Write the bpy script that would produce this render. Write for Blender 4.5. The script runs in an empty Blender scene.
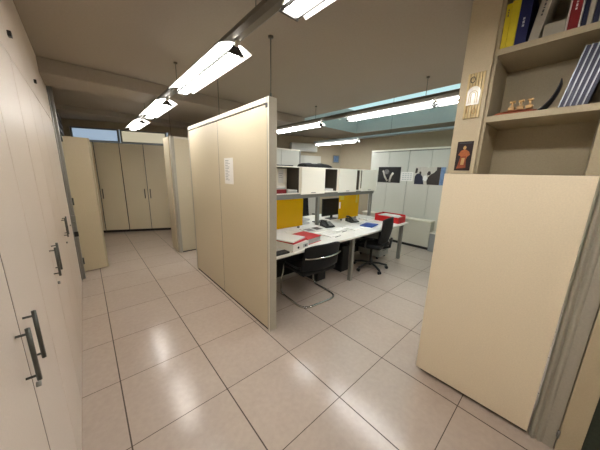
import bpy, bmesh, math, random
from mathutils import Vector, Matrix
random.seed(7)
SC = bpy.context.scene
COL = SC.collection
PI = math.pi

# ------------------------------------------------------------------ materials
def lin(c):
    return tuple(((v/255)/12.92 if v/255 <= .04045 else (((v/255)+.055)/1.055)**2.4) for v in c)
MATS = {}
def mat(name, rgb, rough=.5, metal=0, spec=.5, noise=0, nscale=40, bump=0, emit=None, estr=0, trans=0, coat=0, alpha=1):
    m = bpy.data.materials.new(name); m.use_nodes = True
    nt = m.node_tree; b = nt.nodes['Principled BSDF']
    c = lin(rgb)
    b.inputs['Base Color'].default_value = (*c, 1)
    b.inputs['Roughness'].default_value = rough
    b.inputs['Metallic'].default_value = metal
    b.inputs['Specular IOR Level'].default_value = spec
    b.inputs['Coat Weight'].default_value = coat
    b.inputs['Transmission Weight'].default_value = trans
    if emit:
        b.inputs['Emission Color'].default_value = (*lin(emit), 1)
        b.inputs['Emission Strength'].default_value = estr
    if noise or bump:
        tc = nt.nodes.new('ShaderNodeTexCoord')
        n = nt.nodes.new('ShaderNodeTexNoise'); n.inputs['Scale'].default_value = nscale
        n.inputs['Detail'].default_value = 4
        nt.links.new(tc.outputs['Object'], n.inputs['Vector'])
        if noise:
            r = nt.nodes.new('ShaderNodeValToRGB')
            r.color_ramp.elements[0].position = .3; r.color_ramp.elements[1].position = .7
            r.color_ramp.elements[0].color = (*[v*(1-noise) for v in c], 1)
            r.color_ramp.elements[1].color = (*[min(1, v*(1+noise*.6)) for v in c], 1)
            nt.links.new(n.outputs['Fac'], r.inputs['Fac'])
            nt.links.new(r.outputs['Color'], b.inputs['Base Color'])
        if bump:
            bp = nt.nodes.new('ShaderNodeBump'); bp.inputs['Strength'].default_value = bump
            bp.inputs['Distance'].default_value = .002
            nt.links.new(n.outputs['Fac'], bp.inputs['Height'])
            nt.links.new(bp.outputs['Normal'], b.inputs['Normal'])
    MATS[name] = m
    return m
M = MATS
mat('cream_laminate', (206, 194, 166), .42, noise=.03, nscale=90)
mat('wardrobe_laminate', (212, 200, 188), .33, noise=.05, nscale=140)
mat('end_laminate', (236, 224, 194), .45, noise=.03, nscale=80)
mat('bookcase_laminate', (238, 224, 196), .45, noise=.05, nscale=120)
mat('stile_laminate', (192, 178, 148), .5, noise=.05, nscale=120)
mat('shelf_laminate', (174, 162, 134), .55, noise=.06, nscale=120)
mat('white_laminate', (198, 197, 186), .4, noise=.02, nscale=60)
mat('hutch_white', (246, 242, 228), .4, noise=.015, nscale=60)
mat('hutch_shade', (84, 76, 64), .6, noise=.04)  # shade inside the white storage boxes, put into the colour
mat('desk_white', (232, 230, 222), .3, noise=.02, nscale=30)
mat('aluminium', (150, 150, 145), .35, metal=.75, noise=.05, nscale=60)
mat('grey_metal', (136, 136, 130), .45, metal=.3, noise=.04)
mat('post_grey', (176, 170, 154), .45, metal=.15, noise=.03)
mat('cap_white', (226, 220, 202), .4, noise=.02)
mat('handle_metal', (88, 90, 84), .32, metal=.7, noise=.05, nscale=100)
mat('chrome', (200, 200, 198), .1, metal=1, noise=.02)
mat('black', (18, 18, 18), .5, noise=.1)
mat('seam_dark', (38, 33, 26), .8, noise=.1)
mat('black_fabric', (12, 12, 13), .85, noise=.25, nscale=300, bump=.4)
mat('black_mesh', (11, 11, 12), .7, noise=.3, nscale=500, bump=.4)
mat('black_plastic', (24, 24, 25), .35, noise=.1, nscale=50)
mat('paint_wall', (176, 164, 140), .8, noise=.03, nscale=12, bump=.2)
mat('paint_ceiling', (158, 148, 134), .85, noise=.04, nscale=60, bump=.25)
mat('paint_well', (178, 182, 178), .8, noise=.03, nscale=20)
mat('red', (196, 22, 26), .4, noise=.08, nscale=20)
mat('dark_red', (130, 14, 22), .45, noise=.08, nscale=20)
mat('paper', (232, 230, 224), .7, noise=.02, nscale=60)
mat('paper_grey', (176, 178, 176), .7, noise=.03)
mat('ink', (70, 72, 76), .7, noise=.1)
mat('blue', (30, 78, 165), .4, noise=.08)
mat('navy', (16, 26, 84), .45, noise=.1)
mat('navy_dark', (20, 26, 56), .4, noise=.1)
mat('yellow_book', (205, 190, 28), .5, noise=.06)
mat('cover_grey', (168, 164, 150), .6, noise=.05)
mat('silver_spine', (190, 196, 205), .3, metal=.3, noise=.04)
mat('wood_dark', (150, 72, 36), .5, noise=.3, nscale=30)
mat('wood_light', (196, 158, 100), .5, noise=.15, nscale=30)
mat('bamboo', (206, 184, 132), .3, noise=.12, nscale=60)
mat('gloss_white', (240, 238, 228), .12, noise=.03, nscale=80)
mat('skin_warm', (176, 96, 46), .5, noise=.25, nscale=60)
mat('card_dark', (36, 18, 16), .35, noise=.4, nscale=40)
mat('photo_black', (22, 22, 24), .35, noise=.5, nscale=14)
mat('photo_grey', (120, 118, 116), .4, noise=.4, nscale=20)
mat('photo_light', (196, 190, 178), .4, noise=.12, nscale=20)
mat('photo_navy', (24, 28, 52), .4, noise=.3, nscale=20)
mat('photo_brown', (44, 32, 24), .4, noise=.3, nscale=20)
mat('photo_blue', (110, 140, 180), .4, noise=.3, nscale=20)
mat('green_door', (52, 62, 50), .5, noise=.2, nscale=60)
mat('jamb_profile', (176, 172, 158), .4, metal=.25, noise=.06, nscale=80)
mat('track_grey', (92, 86, 74), .4, metal=.4, noise=.05)
mat('track_skylit', (150, 158, 162), .4, metal=.3, noise=.05)  # track metal with the bluish light of the roof light put into its colour
mat('lamp_reflector', (190, 190, 188), .35, emit=(255, 250, 240), estr=.5, noise=.01)
mat('lamp_tube', (250, 250, 250), .4, emit=(255, 251, 247), estr=16, noise=.01)
mat('lamp_tube_cool', (250, 250, 250), .4, emit=(252, 253, 255), estr=24, noise=.01)
mat('lamp_flank_cool', (245, 245, 242), .4, emit=(252, 253, 255), estr=33, noise=.01)
mat('lamp_flank', (245, 245, 242), .4, emit=(255, 251, 247), estr=22, noise=.01)
mat('lamp_cap', (60, 58, 54), .35, metal=.3, noise=.05)
mat('window_blue', (150, 165, 180), .25, emit=(168, 190, 212), estr=.42, noise=.02, nscale=3)
mat('window_beige', (190, 184, 165), .25, emit=(215, 206, 178), estr=.36, noise=.02, nscale=3)
mat('skylight_glass', (160, 190, 192), .35, emit=(176, 212, 216), estr=.56, noise=.03, nscale=2)
mat('ac_white', (214, 214, 206), .4, noise=.02)
mat('pedestal_grey', (158, 160, 156), .5, noise=.25, nscale=120)
mat('convector', (196, 194, 178), .5, noise=.03)

# yellow acrylic desk screen: lets light through
m = mat('yellow_acrylic', (208, 172, 10), .25, noise=.06, nscale=5)
nt = m.node_tree; b = nt.nodes['Principled BSDF']
tr = nt.nodes.new('ShaderNodeBsdfTranslucent'); tr.inputs['Color'].default_value = (*lin((232, 188, 20)), 1)
mx = nt.nodes.new('ShaderNodeMixShader'); mx.inputs[0].default_value = .4
out = [n for n in nt.nodes if n.type == 'OUTPUT_MATERIAL'][0]
nt.links.new(b.outputs[0], mx.inputs[1]); nt.links.new(tr.outputs[0], mx.inputs[2]); nt.links.new(mx.outputs[0], out.inputs[0])
# clear glass
m = mat('clear_glass', (200, 215, 215), .05, trans=1, noise=.01)

# floor: 0.6 m stoneware tiles with thin dark joints
def floor_mat():
    m = bpy.data.materials.new('floor_tiles'); m.use_nodes = True
    nt = m.node_tree; N = nt.nodes; L = nt.links; b = N['Principled BSDF']
    g = N.new('ShaderNodeNewGeometry'); sx = N.new('ShaderNodeSeparateXYZ'); L.new(g.outputs['Position'], sx.inputs[0])
    def math_(op, a, bb=None):
        n = N.new('ShaderNodeMath'); n.operation = op
        for i, v in enumerate((a, bb)):
            if v is None: continue
            if isinstance(v, (int, float)): n.inputs[i].default_value = v
            else: L.new(v, n.inputs[i])
        return n.outputs[0]
    def edge(src, half):
        f = math_('FRACT', math_('ADD', math_('DIVIDE', src, .6), 50))
        d = math_('MINIMUM', f, math_('SUBTRACT', 1, f))
        return math_('LESS_THAN', d, half/.6)
    ex = edge(sx.outputs[0], .0040); ey = edge(sx.outputs[1], .0026)
    joint = math_('MAXIMUM', ex, ey)
    cx = math_('FLOOR', math_('ADD', math_('DIVIDE', sx.outputs[0], .6), 50))
    cy = math_('FLOOR', math_('ADD', math_('DIVIDE', sx.outputs[1], .6), 50))
    cv = N.new('ShaderNodeCombineXYZ'); L.new(cx, cv.inputs[0]); L.new(cy, cv.inputs[1])
    wn = N.new('ShaderNodeTexWhiteNoise'); wn.noise_dimensions = '3D'; L.new(cv.outputs[0], wn.inputs['Vector'])
    n1 = N.new('ShaderNodeTexNoise'); n1.inputs['Scale'].default_value = 28; n1.inputs['Detail'].default_value = 6
    n2 = N.new('ShaderNodeTexNoise'); n2.inputs['Scale'].default_value = 5; n2.inputs['Detail'].default_value = 3
    L.new(g.outputs['Position'], n1.inputs['Vector']); L.new(g.outputs['Position'], n2.inputs['Vector'])
    v = math_('ADD', math_('ADD', math_('MULTIPLY', math_('SUBTRACT', n1.outputs['Fac'], .5), .22),
              math_('MULTIPLY', math_('SUBTRACT', n2.outputs['Fac'], .5), .10)),
              math_('MULTIPLY', math_('SUBTRACT', wn.outputs['Value'], .5), .045))
    v = math_('ADD', v, 1)
    tint = N.new('ShaderNodeVectorMath'); tint.operation = 'SCALE'
    tint.inputs[0].default_value = lin((184, 169, 156)); L.new(v, tint.inputs['Scale'])
    mix = N.new('ShaderNodeMix'); mix.data_type = 'RGBA'
    L.new(joint, mix.inputs['Factor']); L.new(tint.outputs[0], mix.inputs['A'])
    mix.inputs['B'].default_value = (*lin((72, 58, 46)), 1)
    L.new(mix.outputs['Result'], b.inputs['Base Color'])
    r = math_('ADD', math_('MULTIPLY', n1.outputs['Fac'], .10), .15)
    r = math_('ADD', r, math_('MULTIPLY', joint, .4))
    L.new(r, b.inputs['Roughness'])
    b.inputs['Specular IOR Level'].default_value = .5
    bp = N.new('ShaderNodeBump'); bp.inputs['Strength'].default_value = .12; bp.inputs['Distance'].default_value = .001
    L.new(math_('SUBTRACT', n1.outputs['Fac'], joint), bp.inputs['Height']); L.new(bp.outputs['Normal'], b.inputs['Normal'])
    MATS['floor_tiles'] = m
floor_mat()

# ------------------------------------------------------------------ mesh builder
class MB:
    def __init__(s): s.bm = bmesh.new(); s.mats = []
    def mi(s, name):
        if name is None: return 0
        if name not in s.mats: s.mats.append(name)
        return s.mats.index(name)
    def _merge(s, t, mtx, mt, smooth=False):
        k = s.mi(mt) if mt else 0
        if mtx is not None: bmesh.ops.transform(t, matrix=mtx, verts=t.verts)
        me = bpy.data.meshes.new('tmp'); 
        for f in t.faces: f.material_index = k; f.smooth = smooth
        t.to_mesh(me); t.free(); s.bm.from_mesh(me); bpy.data.meshes.remove(me)
        return s
    def box(s, x0, y0, z0, x1, y1, z1, mt=None, bev=0, rot=None, seg=2):
        t = bmesh.new()
        bmesh.ops.create_cube(t, size=1)
        cx, cy, cz = (x0+x1)/2, (y0+y1)/2, (z0+z1)/2
        for v in t.verts:
            v.co = Vector((v.co.x*abs(x1-x0), v.co.y*abs(y1-y0), v.co.z*abs(z1-z0)))
        if bev:
            bmesh.ops.bevel(t, geom=list(t.edges), offset=min(bev, .45*min(abs(x1-x0), abs(y1-y0), abs(z1-z0))), segments=seg, affect='EDGES', profile=.5)
        mtx = Matrix.Translation((cx, cy, cz))
        if rot is not None: mtx = mtx @ rot
        return s._merge(t, mtx, mt, False)
    def cyl(s, p0, p1, r, mt=None, r2=None, n=16):
        p0, p1 = Vector(p0), Vector(p1); d = p1-p0
        t = bmesh.new()
        bmesh.ops.create_cone(t, cap_ends=True, segments=n, radius1=r, radius2=r if r2 is None else r2, depth=d.length)
        mtx = Matrix.Translation((p0+p1)/2) @ d.to_track_quat('Z', 'Y').to_matrix().to_4x4()
        return s._merge(t, mtx, mt, True)
    def ball(s, p, r, mt=None, sc=(1, 1, 1)):
        t = bmesh.new(); bmesh.ops.create_uvsphere(t, u_segments=18, v_segments=12, radius=r)
        return s._merge(t, Matrix.Translation(p) @ Matrix.Diagonal((*sc, 1)), mt, True)
    def tube(s, pts, r, mt=None, n=10, closed=False):
        pts = [Vector(p) for p in pts]; t = bmesh.new(); rings = []
        up = Vector((0, 0, 1)); N = len(pts)
        prev = None
        for i, p in enumerate(pts):
            a = pts[i-1] if (i > 0 or closed) else p
            c = pts[(i+1) % N] if (i < N-1 or closed) else p
            d = (c-a).normalized()
            if prev is None:
                u = d.cross(up) if abs(d.dot(up)) < .95 else d.cross(Vector((1, 0, 0)))
            else:
                u = prev - d*prev.dot(d)
            u.normalize(); prev = u; w = d.cross(u)
            rings.append([t.verts.new(p + (u*math.cos(2*PI*k/n) + w*math.sin(2*PI*k/n))*r) for k in range(n)])
        rng = range(N if closed else N-1)
        for i in rng:
            A, B = rings[i], rings[(i+1) % N]
            for k in range(n): t.faces.new((A[k], A[(k+1) % n], B[(k+1) % n], B[k]))
        if not closed: t.faces.new(rings[0][::-1]); t.faces.new(rings[-1])
        bmesh.ops.recalc_face_normals(t, faces=t.faces)
        return s._merge(t, None, mt, True)
    def prism(s, prof, a, b_, axis='Y', mt=None, smooth=False):
        """closed profile of 2-D points, extruded along an axis between a and b_"""
        t = bmesh.new()
        def P(q, w):
            return {'Y': (q[0], w, q[1]), 'X': (w, q[0], q[1]), 'Z': (q[0], q[1], w)}[axis]
        A = [t.verts.new(P(q, a)) for q in prof]; B = [t.verts.new(P(q, b_)) for q in prof]
        t.faces.new(A); t.faces.new(B[::-1]); n = len(prof)
        for i in range(n): t.faces.new((A[i], A[(i+1) % n], B[(i+1) % n], B[i]))
        bmesh.ops.recalc_face_normals(t, faces=t.faces)
        return s._merge(t, None, mt, smooth)
    def grid(s, fn, nu, nv, th=.001, mt=None, smooth=True):
        """curved sheet fn(u,v)->point, given a real thickness"""
        t = bmesh.new()
        V = [[t.verts.new(fn(i/nu, j/nv)) for j in range(nv+1)] for i in range(nu+1)]
        for i in range(nu):
            for j in range(nv): t.faces.new((V[i][j], V[i+1][j], V[i+1][j+1], V[i][j+1]))
        bmesh.ops.recalc_face_normals(t, faces=t.faces)
        bmesh.ops.solidify(t, geom=list(t.faces), thickness=th)
        return s._merge(t, None, mt, smooth)
    def rotate(s, ang, center, axis='Z'):
        bmesh.ops.rotate(s.bm, verts=s.bm.verts, cent=Vector(center), matrix=Matrix.Rotation(ang, 3, axis)); return s
    def move(s, d): bmesh.ops.translate(s.bm, verts=s.bm.verts, vec=Vector(d)); return s

def obj(name, mb, mt=None, parent=None, world=True):
    me = bpy.data.meshes.new(name)
    names = list(mb.mats)
    if mt and not names: names = [mt]
    bm = mb.bm
    if parent is not None:
        if world:
            o_ = parent; off = Vector((0, 0, 0))
            while o_ is not None: off += o_.location; o_ = o_.parent
            bmesh.ops.translate(bm, verts=bm.verts, vec=-off)
        loc = Vector((0, 0, 0))
    else:
        xs = [v.co for v in bm.verts]
        lo = [min(v[i] for v in xs) for i in range(3)]; hi = [max(v[i] for v in xs) for i in range(3)]
        loc = Vector(((lo[0]+hi[0])/2, (lo[1]+hi[1])/2, lo[2]))
        bmesh.ops.translate(bm, verts=bm.verts, vec=-loc)
    bm.to_mesh(me); bm.free()
    for n in names: me.materials.append(M[n])
    o = bpy.data.objects.new(name, me); COL.objects.link(o); o.location = loc
    if parent is not None: o.parent = parent
    return o
def tag(o, label, cat, group=None):
    o['label'] = label; o['category'] = cat
    if group: o['group'] = group
    return o
def thing(name, label, cat, loc, rz=0, group=None):
    o = bpy.data.objects.new(name, None); COL.objects.link(o)
    o.location = loc; o.rotation_euler = (0, 0, rz); o.empty_display_size = .1
    return tag(o, label, cat, group)
def struct(name, mb, mt=None):
    o = obj(name, mb, mt); o['kind'] = 'structure'; return o
def B(*a, **k): return MB().box(*a, **k)
def copy_tree(o, loc, label=None, group=None, rz=None):
    c = o.copy(); COL.objects.link(c); c.location = loc
    if label: c['label'] = label
    if group: c['group'] = group
    if rz is not None: c.rotation_euler.z = rz
    def rec(src, dst):
        for ch in [x for x in bpy.data.objects if x.parent == src]:
            d = ch.copy(); COL.objects.link(d); d.parent = dst; rec(ch, d)
    rec(o, c)
    return c

# ------------------------------------------------------------------ setting
H = 2.70
LX = -.223
struct('floor', B(-1.0, -3.6, -.1, 6.6, 6.9, 0), 'floor_tiles')
# ceiling with the opening of the roof light: x 3.45..5.65, y -1.6..2.65
SX0, SX1, SY0, SY1 = 3.45, 5.66, -1.6, 2.65
c = MB()
c.box(-1.0, -3.6, H, SX0, 6.9, H+.12).box(SX1, -3.6, H, 6.6, 6.9, H+.12)
c.box(SX0, SY1, H, SX1, 6.9, H+.12).box(SX0, -3.6, H, SX1, SY0, H+.12)
struct('ceiling', c, 'paint_ceiling')
w = MB()
w.box(SX0-.05, SY0-.05, H+.121, SX0, SY1+.05, 3.25).box(SX1, SY0-.05, H+.121, SX1+.05, SY1+.05, 3.25)
w.box(SX0, SY1, H+.121, SX1, SY1+.05, 3.25).box(SX0, SY0-.05, H+.121, SX1, SY0, 3.25)
w.box(SX0+.001, SY1-.006, H+.002, SX1-.001, SY1-.001, 3.19).box(SX1-.006, SY0+.001, H+.002, SX1-.001, SY1-.006, 3.19)
w.box(SX0+.001, SY0+.001, H+.002, SX0+.006, SY1-.006, 3.19)
struct('trim_1', w, 'paint_well')                       # reveals of the roof light
o = struct('window_3', B(SX0-.04, SY0-.04, 3.252, SX1+.04, SY1+.04, 3.27), 'skylight_glass')
struct('trim_2', B(LX-.3, 2.3, 2.55, SX0-.02, 2.85, H-.001, bev=.01), 'paint_ceiling')   # cross beam
struct('trim_3', B(LX-.3, 4.75, 2.61, 4.2, 5.15, H-.001), 'paint_ceiling')
struct('wall_left', B(LX-.70, -3.6, 0, LX-.62, 6.9, H-.001), 'paint_wall')
struct('wall_right', B(6.3, -3.6, 0, 6.4, 4.2, H-.001), 'paint_wall')
struct('wall_front', B(LX-.6, -3.3, 0, 1.93, -3.2, H-.001), 'paint_wall')
struct('wall_office', B(2.05, -1.75, 0, 6.29, -1.68, H-.001), 'paint_wall')
struct('wall_corridor', B(1.98, -3.19, 0, 2.04, -2.75, H-.001), 'paint_wall')

# end wall, running askew: y = 6.36 - 0.4375 x
ANG = math.atan2(-.4375, 1); CO = math.cos(ANG); SI = math.sin(ANG)
def sk(x): return Vector((x, 6.36-.4375*x, 0))
def skew(mb):        # builder local: x along the wall from world x=0, y into the wall
    bmesh.ops.rotate(mb.bm, verts=mb.bm.verts, cent=(0, 0, 0), matrix=Matrix.Rotation(ANG, 3, 'Z'))
    return mb.move((0, 6.36, 0))
def sx(x): return x/CO
struct('wall_back', skew(MB().box(sx(-.75), .06, 2.6, sx(6.5), .14, H-.001).box(sx(1.72), .061, 0, sx(6.5), .14, 2.599).box(sx(-.75), .061, 0, sx(-.15), .14, 2.599)), 'paint_wall')
for i, (x0, x1, wm) in enumerate(((-.09, .715, 'window_blue'), (.80, 1.66, 'window_beige'))):
    a, b2 = sx(x0), sx(x1)
    f = MB()
    f.box(a-.03, .0, 2.235, b2+.03, .06, 2.265).box(a-.03, 0, 2.51, b2+.03, .06, 2.54)
    f.box(a-.03, 0, 2.266, a, .06, 2.509).box(b2, 0, 2.266, b2+.03, .06, 2.509)
    fr = struct('window_%d' % (i+1), skew(f), 'grey_metal')
    p = obj('pane', skew(B(a+.001, .025, 2.267, b2-.001, .035, 2.508)), wm, fr)
struct('trim_4', skew(B(sx(-.2), .0, 2.542, sx(1.75), .058, 2.60)), 'paint_wall')

# row of end-wall wardrobes: each unit its own thing
def bar_handle(x, y, z0, z1, dirv, mt='handle_metal', off=.027, r=.006, hz=.085):
    """vertical bar handle; dirv = unit vector out of the door"""
    d = Vector(dirv); zc = (z0+z1)/2
    h = MB()
    bx = Vector((x, y, 0)) + d*off
    h.cyl((bx.x, bx.y, z0), (bx.x, bx.y, z1), r, n=14)
    for z in (zc-hz, zc+hz):
        h.cyl((x+d.x*.0005, y+d.y*.0005, z), (bx.x, bx.y, z), r*.62, n=10)
    return h
ex = [-.16, .25, .722, 1.19, 1.66]
hand = {1: .31, 2: 1.14, 3: 1.255}
outv = Vector((SI, -CO, 0))   # towards the room
unit_defs = [('cream full-height cupboard at the left of the far end wall, mostly behind the open door', [(-.16, .245)], []),
             ('single-door cream cupboard on the far end wall below the bluish transom window', [(.255, .72)], [.31]),
             ('double-door cream cupboard on the far end wall below the beige transom window', [(.73, 1.19), (1.195, 1.66)], [1.135, 1.25])]
for lab, drs, hs in unit_defs:
    x0, x1 = drs[0][0], drs[-1][1]
    base = sk((x0+x1)/2); t = thing('wall_cupboard', lab, 'cupboard', (base.x, base.y, 0), 0, 'cupboards on the end wall')
    obj('carcass', skew(B(sx(x0)+.001, .001, .06, sx(x1)-.001, .45, 2.225)), 'seam_dark', t)
    obj('plinth', skew(B(sx(x0)+.001, .012, .0, sx(x1)-.001, .44, .0595)), 'seam_dark', t)
    for k, (a, c2) in enumerate(drs):
        d = obj('door', skew(B(sx(a)+.004, -.02, .065, sx(c2)-.004, 0, 2.215, bev=.002)), 'end_laminate', t)
        hx = hs[k] if k < len(hs) else None
        if hx:
            p = sk(hx) + outv*.021
            obj('handle', bar_handle(p.x, p.y, .88, 1.12, outv, r=.009, off=.03), 'handle_metal', d)
# wall section right of cupboards is hidden by the divider

# ------------------------------------------------------------------ left wardrobe wall
seams = [-2.52, -1.99, -1.46, -.94, -.415, .045, .565, 1.10, 1.68, 2.225]
units = [(-2.52, -1.46), (-1.46, -.94-.0), (-.94, .045), (.045, 1.10), (1.10, 2.225)]
units = [(-2.52, -1.99, -1.46), (-1.46, -1.2, -.94), (-.94, -.415, .045), (.045, .565, 1.10), (1.10, 1.68, 2.225), (2.225, 2.63, 3.03)]
ulabel = ['beige wardrobe unit in the left wall, behind the viewpoint', 'beige wardrobe unit in the left wall, just beside the viewpoint',
          'beige wardrobe unit in the left wall with the nearest pair of bar handles',
          'beige wardrobe unit in the left wall with the middle pair of bar handles',
          'beige wardrobe unit in the left wall with the farthest pair of bar handles', 'narrow beige wardrobe unit without handles, between the last handles and the aluminium frame']
for (a, mid, c2), lab in zip(units[2:], ulabel[2:]):
    t = thing('wardrobe', lab, 'wardrobe', (LX-.3, (a+c2)/2, 0), 0, 'wardrobe units along the left wall')
    obj('carcass', B(LX-.6, a+.001, 0, LX-.021, c2-.001, 2.69), 'seam_dark', t)
    ga = .0035
    for (p, q, hy) in ((a, mid, mid-.062), (mid, c2, mid+.058)):
        g1 = .008 if p == mid else ga; g2 = .003 if q == mid else ga
        d = obj('door', B(LX-.02, p+g1, .006, LX, q-g2, 2.168, bev=.0008), 'wardrobe_laminate', t)
        obj('edge_strip', B(LX-.0195, p+.0002, .006, LX-.0012, p+g1-.0002, 2.168), 'seam_dark', d)  # dark strip fills the door gap, painting the shade inside it
        if a < 2.2: obj('handle', bar_handle(LX, hy, .974, 1.152, (1, 0, 0), r=.006, hz=.072), 'handle_metal', d)
        u = obj('upper_door', B(LX-.02, p+(.0035 if p == mid else ga), 2.176, LX, q-(.0035 if q == mid else ga), 2.655, bev=.0012), 'wardrobe_laminate', t)
        ly = {.565: .645, 1.68: 1.60}.get(mid)
        if ly and p < ly < q: obj('latch', MB().box(LX+.0005, ly-.016, 2.285, LX+.016, ly+.016, 2.312, bev=.002), 'black_plastic', u)
    obj('door_lock', MB().cyl((LX+.0005, mid+.028, .90), (LX+.012, mid+.028, .90), .009), 'aluminium', t)
    obj('top_filler', B(LX-.02, a+.001, 2.66, LX, c2-.001, 2.695), 'wardrobe_laminate', t)
# one plain wardrobe block behind the viewpoint keeps the wall closed
t = thing('wardrobe', 'beige wardrobe unit in the left wall, nearest the viewpoint and cut by the frame edge', 'wardrobe', (LX-.3, -1.8, 0), 0, 'wardrobe units along the left wall')
obj('carcass', B(LX-.6, -3.19, 0, LX-.021, -.942, 2.69), 'seam_dark', t)
for p, q in ((-3.18, -2.52), (-2.52, -1.99), (-1.99, -1.46), (-1.46, -.942)):
    obj('door', B(LX-.02, p+.001, .006, LX, q-.001, 2.170, bev=.0012), 'wardrobe_laminate', t)
    obj('upper_door', B(LX-.02, p+.001, 2.177, LX, q-.001, 2.655, bev=.0012), 'wardrobe_laminate', t)

# aluminium glazed frame next to the wardrobes, with open door leaf
f = MB()
f.box(LX-.06, 3.04, 0, LX+.012, 3.10, H-.01, bev=.006)
f.box(LX-.055, 3.103, 0, LX+.045, 3.165, H-.01, bev=.008)
f.box(LX-.06, 4.40, 2.12, LX-.005, 4.45, H-.01, bev=.006)
f.box(LX-.06, 6.24, 0, LX-.005, 6.30, H-.01, bev=.006)
for z in (2.12, 2.30, 2.46, 2.62):
    f.box(LX-.05, 3.167, z, LX-.01, 4.395, z+.035, bev=.004)
    f.box(LX-.05, 4.455, z, LX-.01, 6.235, z+.035, bev=.004)
fr = struct('door_1', f, 'aluminium')
obj('lower_panel', B(LX-.045, 3.167, 0.0, LX-.015, 6.235, 2.119), 'paint_wall', fr)
l = MB(); l.box(LX+.0125, 3.05, .60, LX+.050, 3.10, .96, bev=.004)
obj('lock_plate', l, 'aluminium', fr)
obj('lever', MB().cyl((LX+.03, 3.05, .88), (LX+.03, 3.0, .88), .010, 'aluminium').box(LX+.005, 2.985, .87, LX+.045, 3.0, .89, 'aluminium', bev=.003), None, fr)
obj('keyhole', B(LX-.0+.008, 3.040, .665, LX+.055, 3.0485, .735), 'black', fr)
for z in (.22, 1.1, 1.95): obj('hinge', MB().cyl((LX+.052, 3.135, z), (LX+.052, 3.135, z+.10), .011, 'handle_metal'), None, fr)
# open leaf / panel standing across
t = thing('door_leaf', 'tall plain cream door leaf standing open beyond the aluminium frame of the corridor', 'door', (LX+.01, 3.42, 0))
lf = B(0, 0, .012, .31, .035, 2.05, bev=.002); lf.rotate(math.radians(9), (0, 0, 0)); lf.move((LX+.012, 3.40, 0)); obj('panel', lf, 'stile_laminate', t)
e = B(.3112, 0, .012, .332, .035, 2.05, bev=.003); e.rotate(math.radians(9), (0, 0, 0)); e.move((LX+.012, 3.40, 0)); obj('edge_strip', e, 'shelf_laminate', t)

# ------------------------------------------------------------------ main divider
PX0, PX1, PY0, PY1, PZ = 1.23, 1.315, .35, 2.48, 2.245
t = thing('divider_partition', 'tall cream two-panel divider with a paper notice, standing in the middle of the room', 'partition', (1.27, 1.41, 0))
obj('end_post', MB().box(PX0, PY0, 0, PX1, PY0+.035, PZ, 'post_grey', bev=.003), None, t)
obj('end_post', MB().box(PX0, PY1-.03, 0, PX1, PY1, PZ, 'post_grey', bev=.003), None, t)
obj('top_rail', MB().box(PX0-.002, PY0+.036, PZ-.045, PX1, PY1-.031, PZ, 'cap_white', bev=.003), None, t)
obj('highlight_bead', MB().box(PX0-.004, PY0-.003, 0.001, PX0-.0005, PY0+.013, PZ, 'cap_white', bev=.001).box(PX0-.004, PY0+.02, PZ-.085, PX0-.0005, PY0+.05, PZ-.048, 'black'), None, t)  # white bead paints the bright highlight along the post edge; black bracket above
obj('track_slot', MB().box(PX0+.012, PY0+.036, PZ-.058, PX1-.01, PY1-.031, PZ-.046, 'seam_dark'), None, t)
obj('bottom_track', MB().box(PX0+.006, PY0+.036, 0, PX1-.005, PY1-.031, .02, 'seam_dark'), None, t)
mid = 1.42
for a, c2, dx in ((PY0+.037, mid-.004, 0), (mid+.004, PY1-.032, .004)):
    obj('panel', MB().box(PX0+dx, a, .022, PX0+.03, c2, PZ-.059, 'cream_laminate', bev=.002), None, t)
obj('seam_shade', MB().box(PX0+.0015, mid-.0038, .022, PX0+.029, mid+.0038, PZ-.059, 'seam_dark'), None, t)  # dark filler paints the shade of the joint between the panels
obj('back_panel', MB().box(PX0+.031, PY0+.037, .022, PX1-.002, PY1-.032, PZ-.059, 'cream_laminate'), None, t)
# notice taped on it
p = MB().box(PX0-.0018, 1.045, 1.475, PX0-.0006, 1.265, 1.765, 'paper')
for i in range(13):
    z = 1.735-.018*i; wdt = random.uniform(.06, .15)
    p.box(PX0-.0024, 1.24-wdt, z, PX0-.0018, 1.24, z+.004, 'ink')
tag(obj('paper_notice', p), 'white printed paper notice taped to the tall cream divider', 'notice')
# hanging rods
def rod(y, x, z0, lab, z1=H):
    r = MB().cyl((x, y, z0), (x, y, z1-.012), .0035, 'handle_metal', n=8).cyl((x, y, z1-.014), (x, y, z1-.001), .022, 'track_grey')
    r.cyl((x, y, z0), (x, y, z0+.03), .008, 'handle_metal', n=10)
    return tag(obj('suspension_rod', r), lab, 'rod', 'thin rods from the ceiling')
rod(.368, 1.262, PZ+.0005, 'thin rod from the ceiling to the near end of the tall cream divider')
rod(1.42, 1.262, PZ+.0005, 'thin rod from the ceiling to the middle of the tall cream divider')

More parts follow.
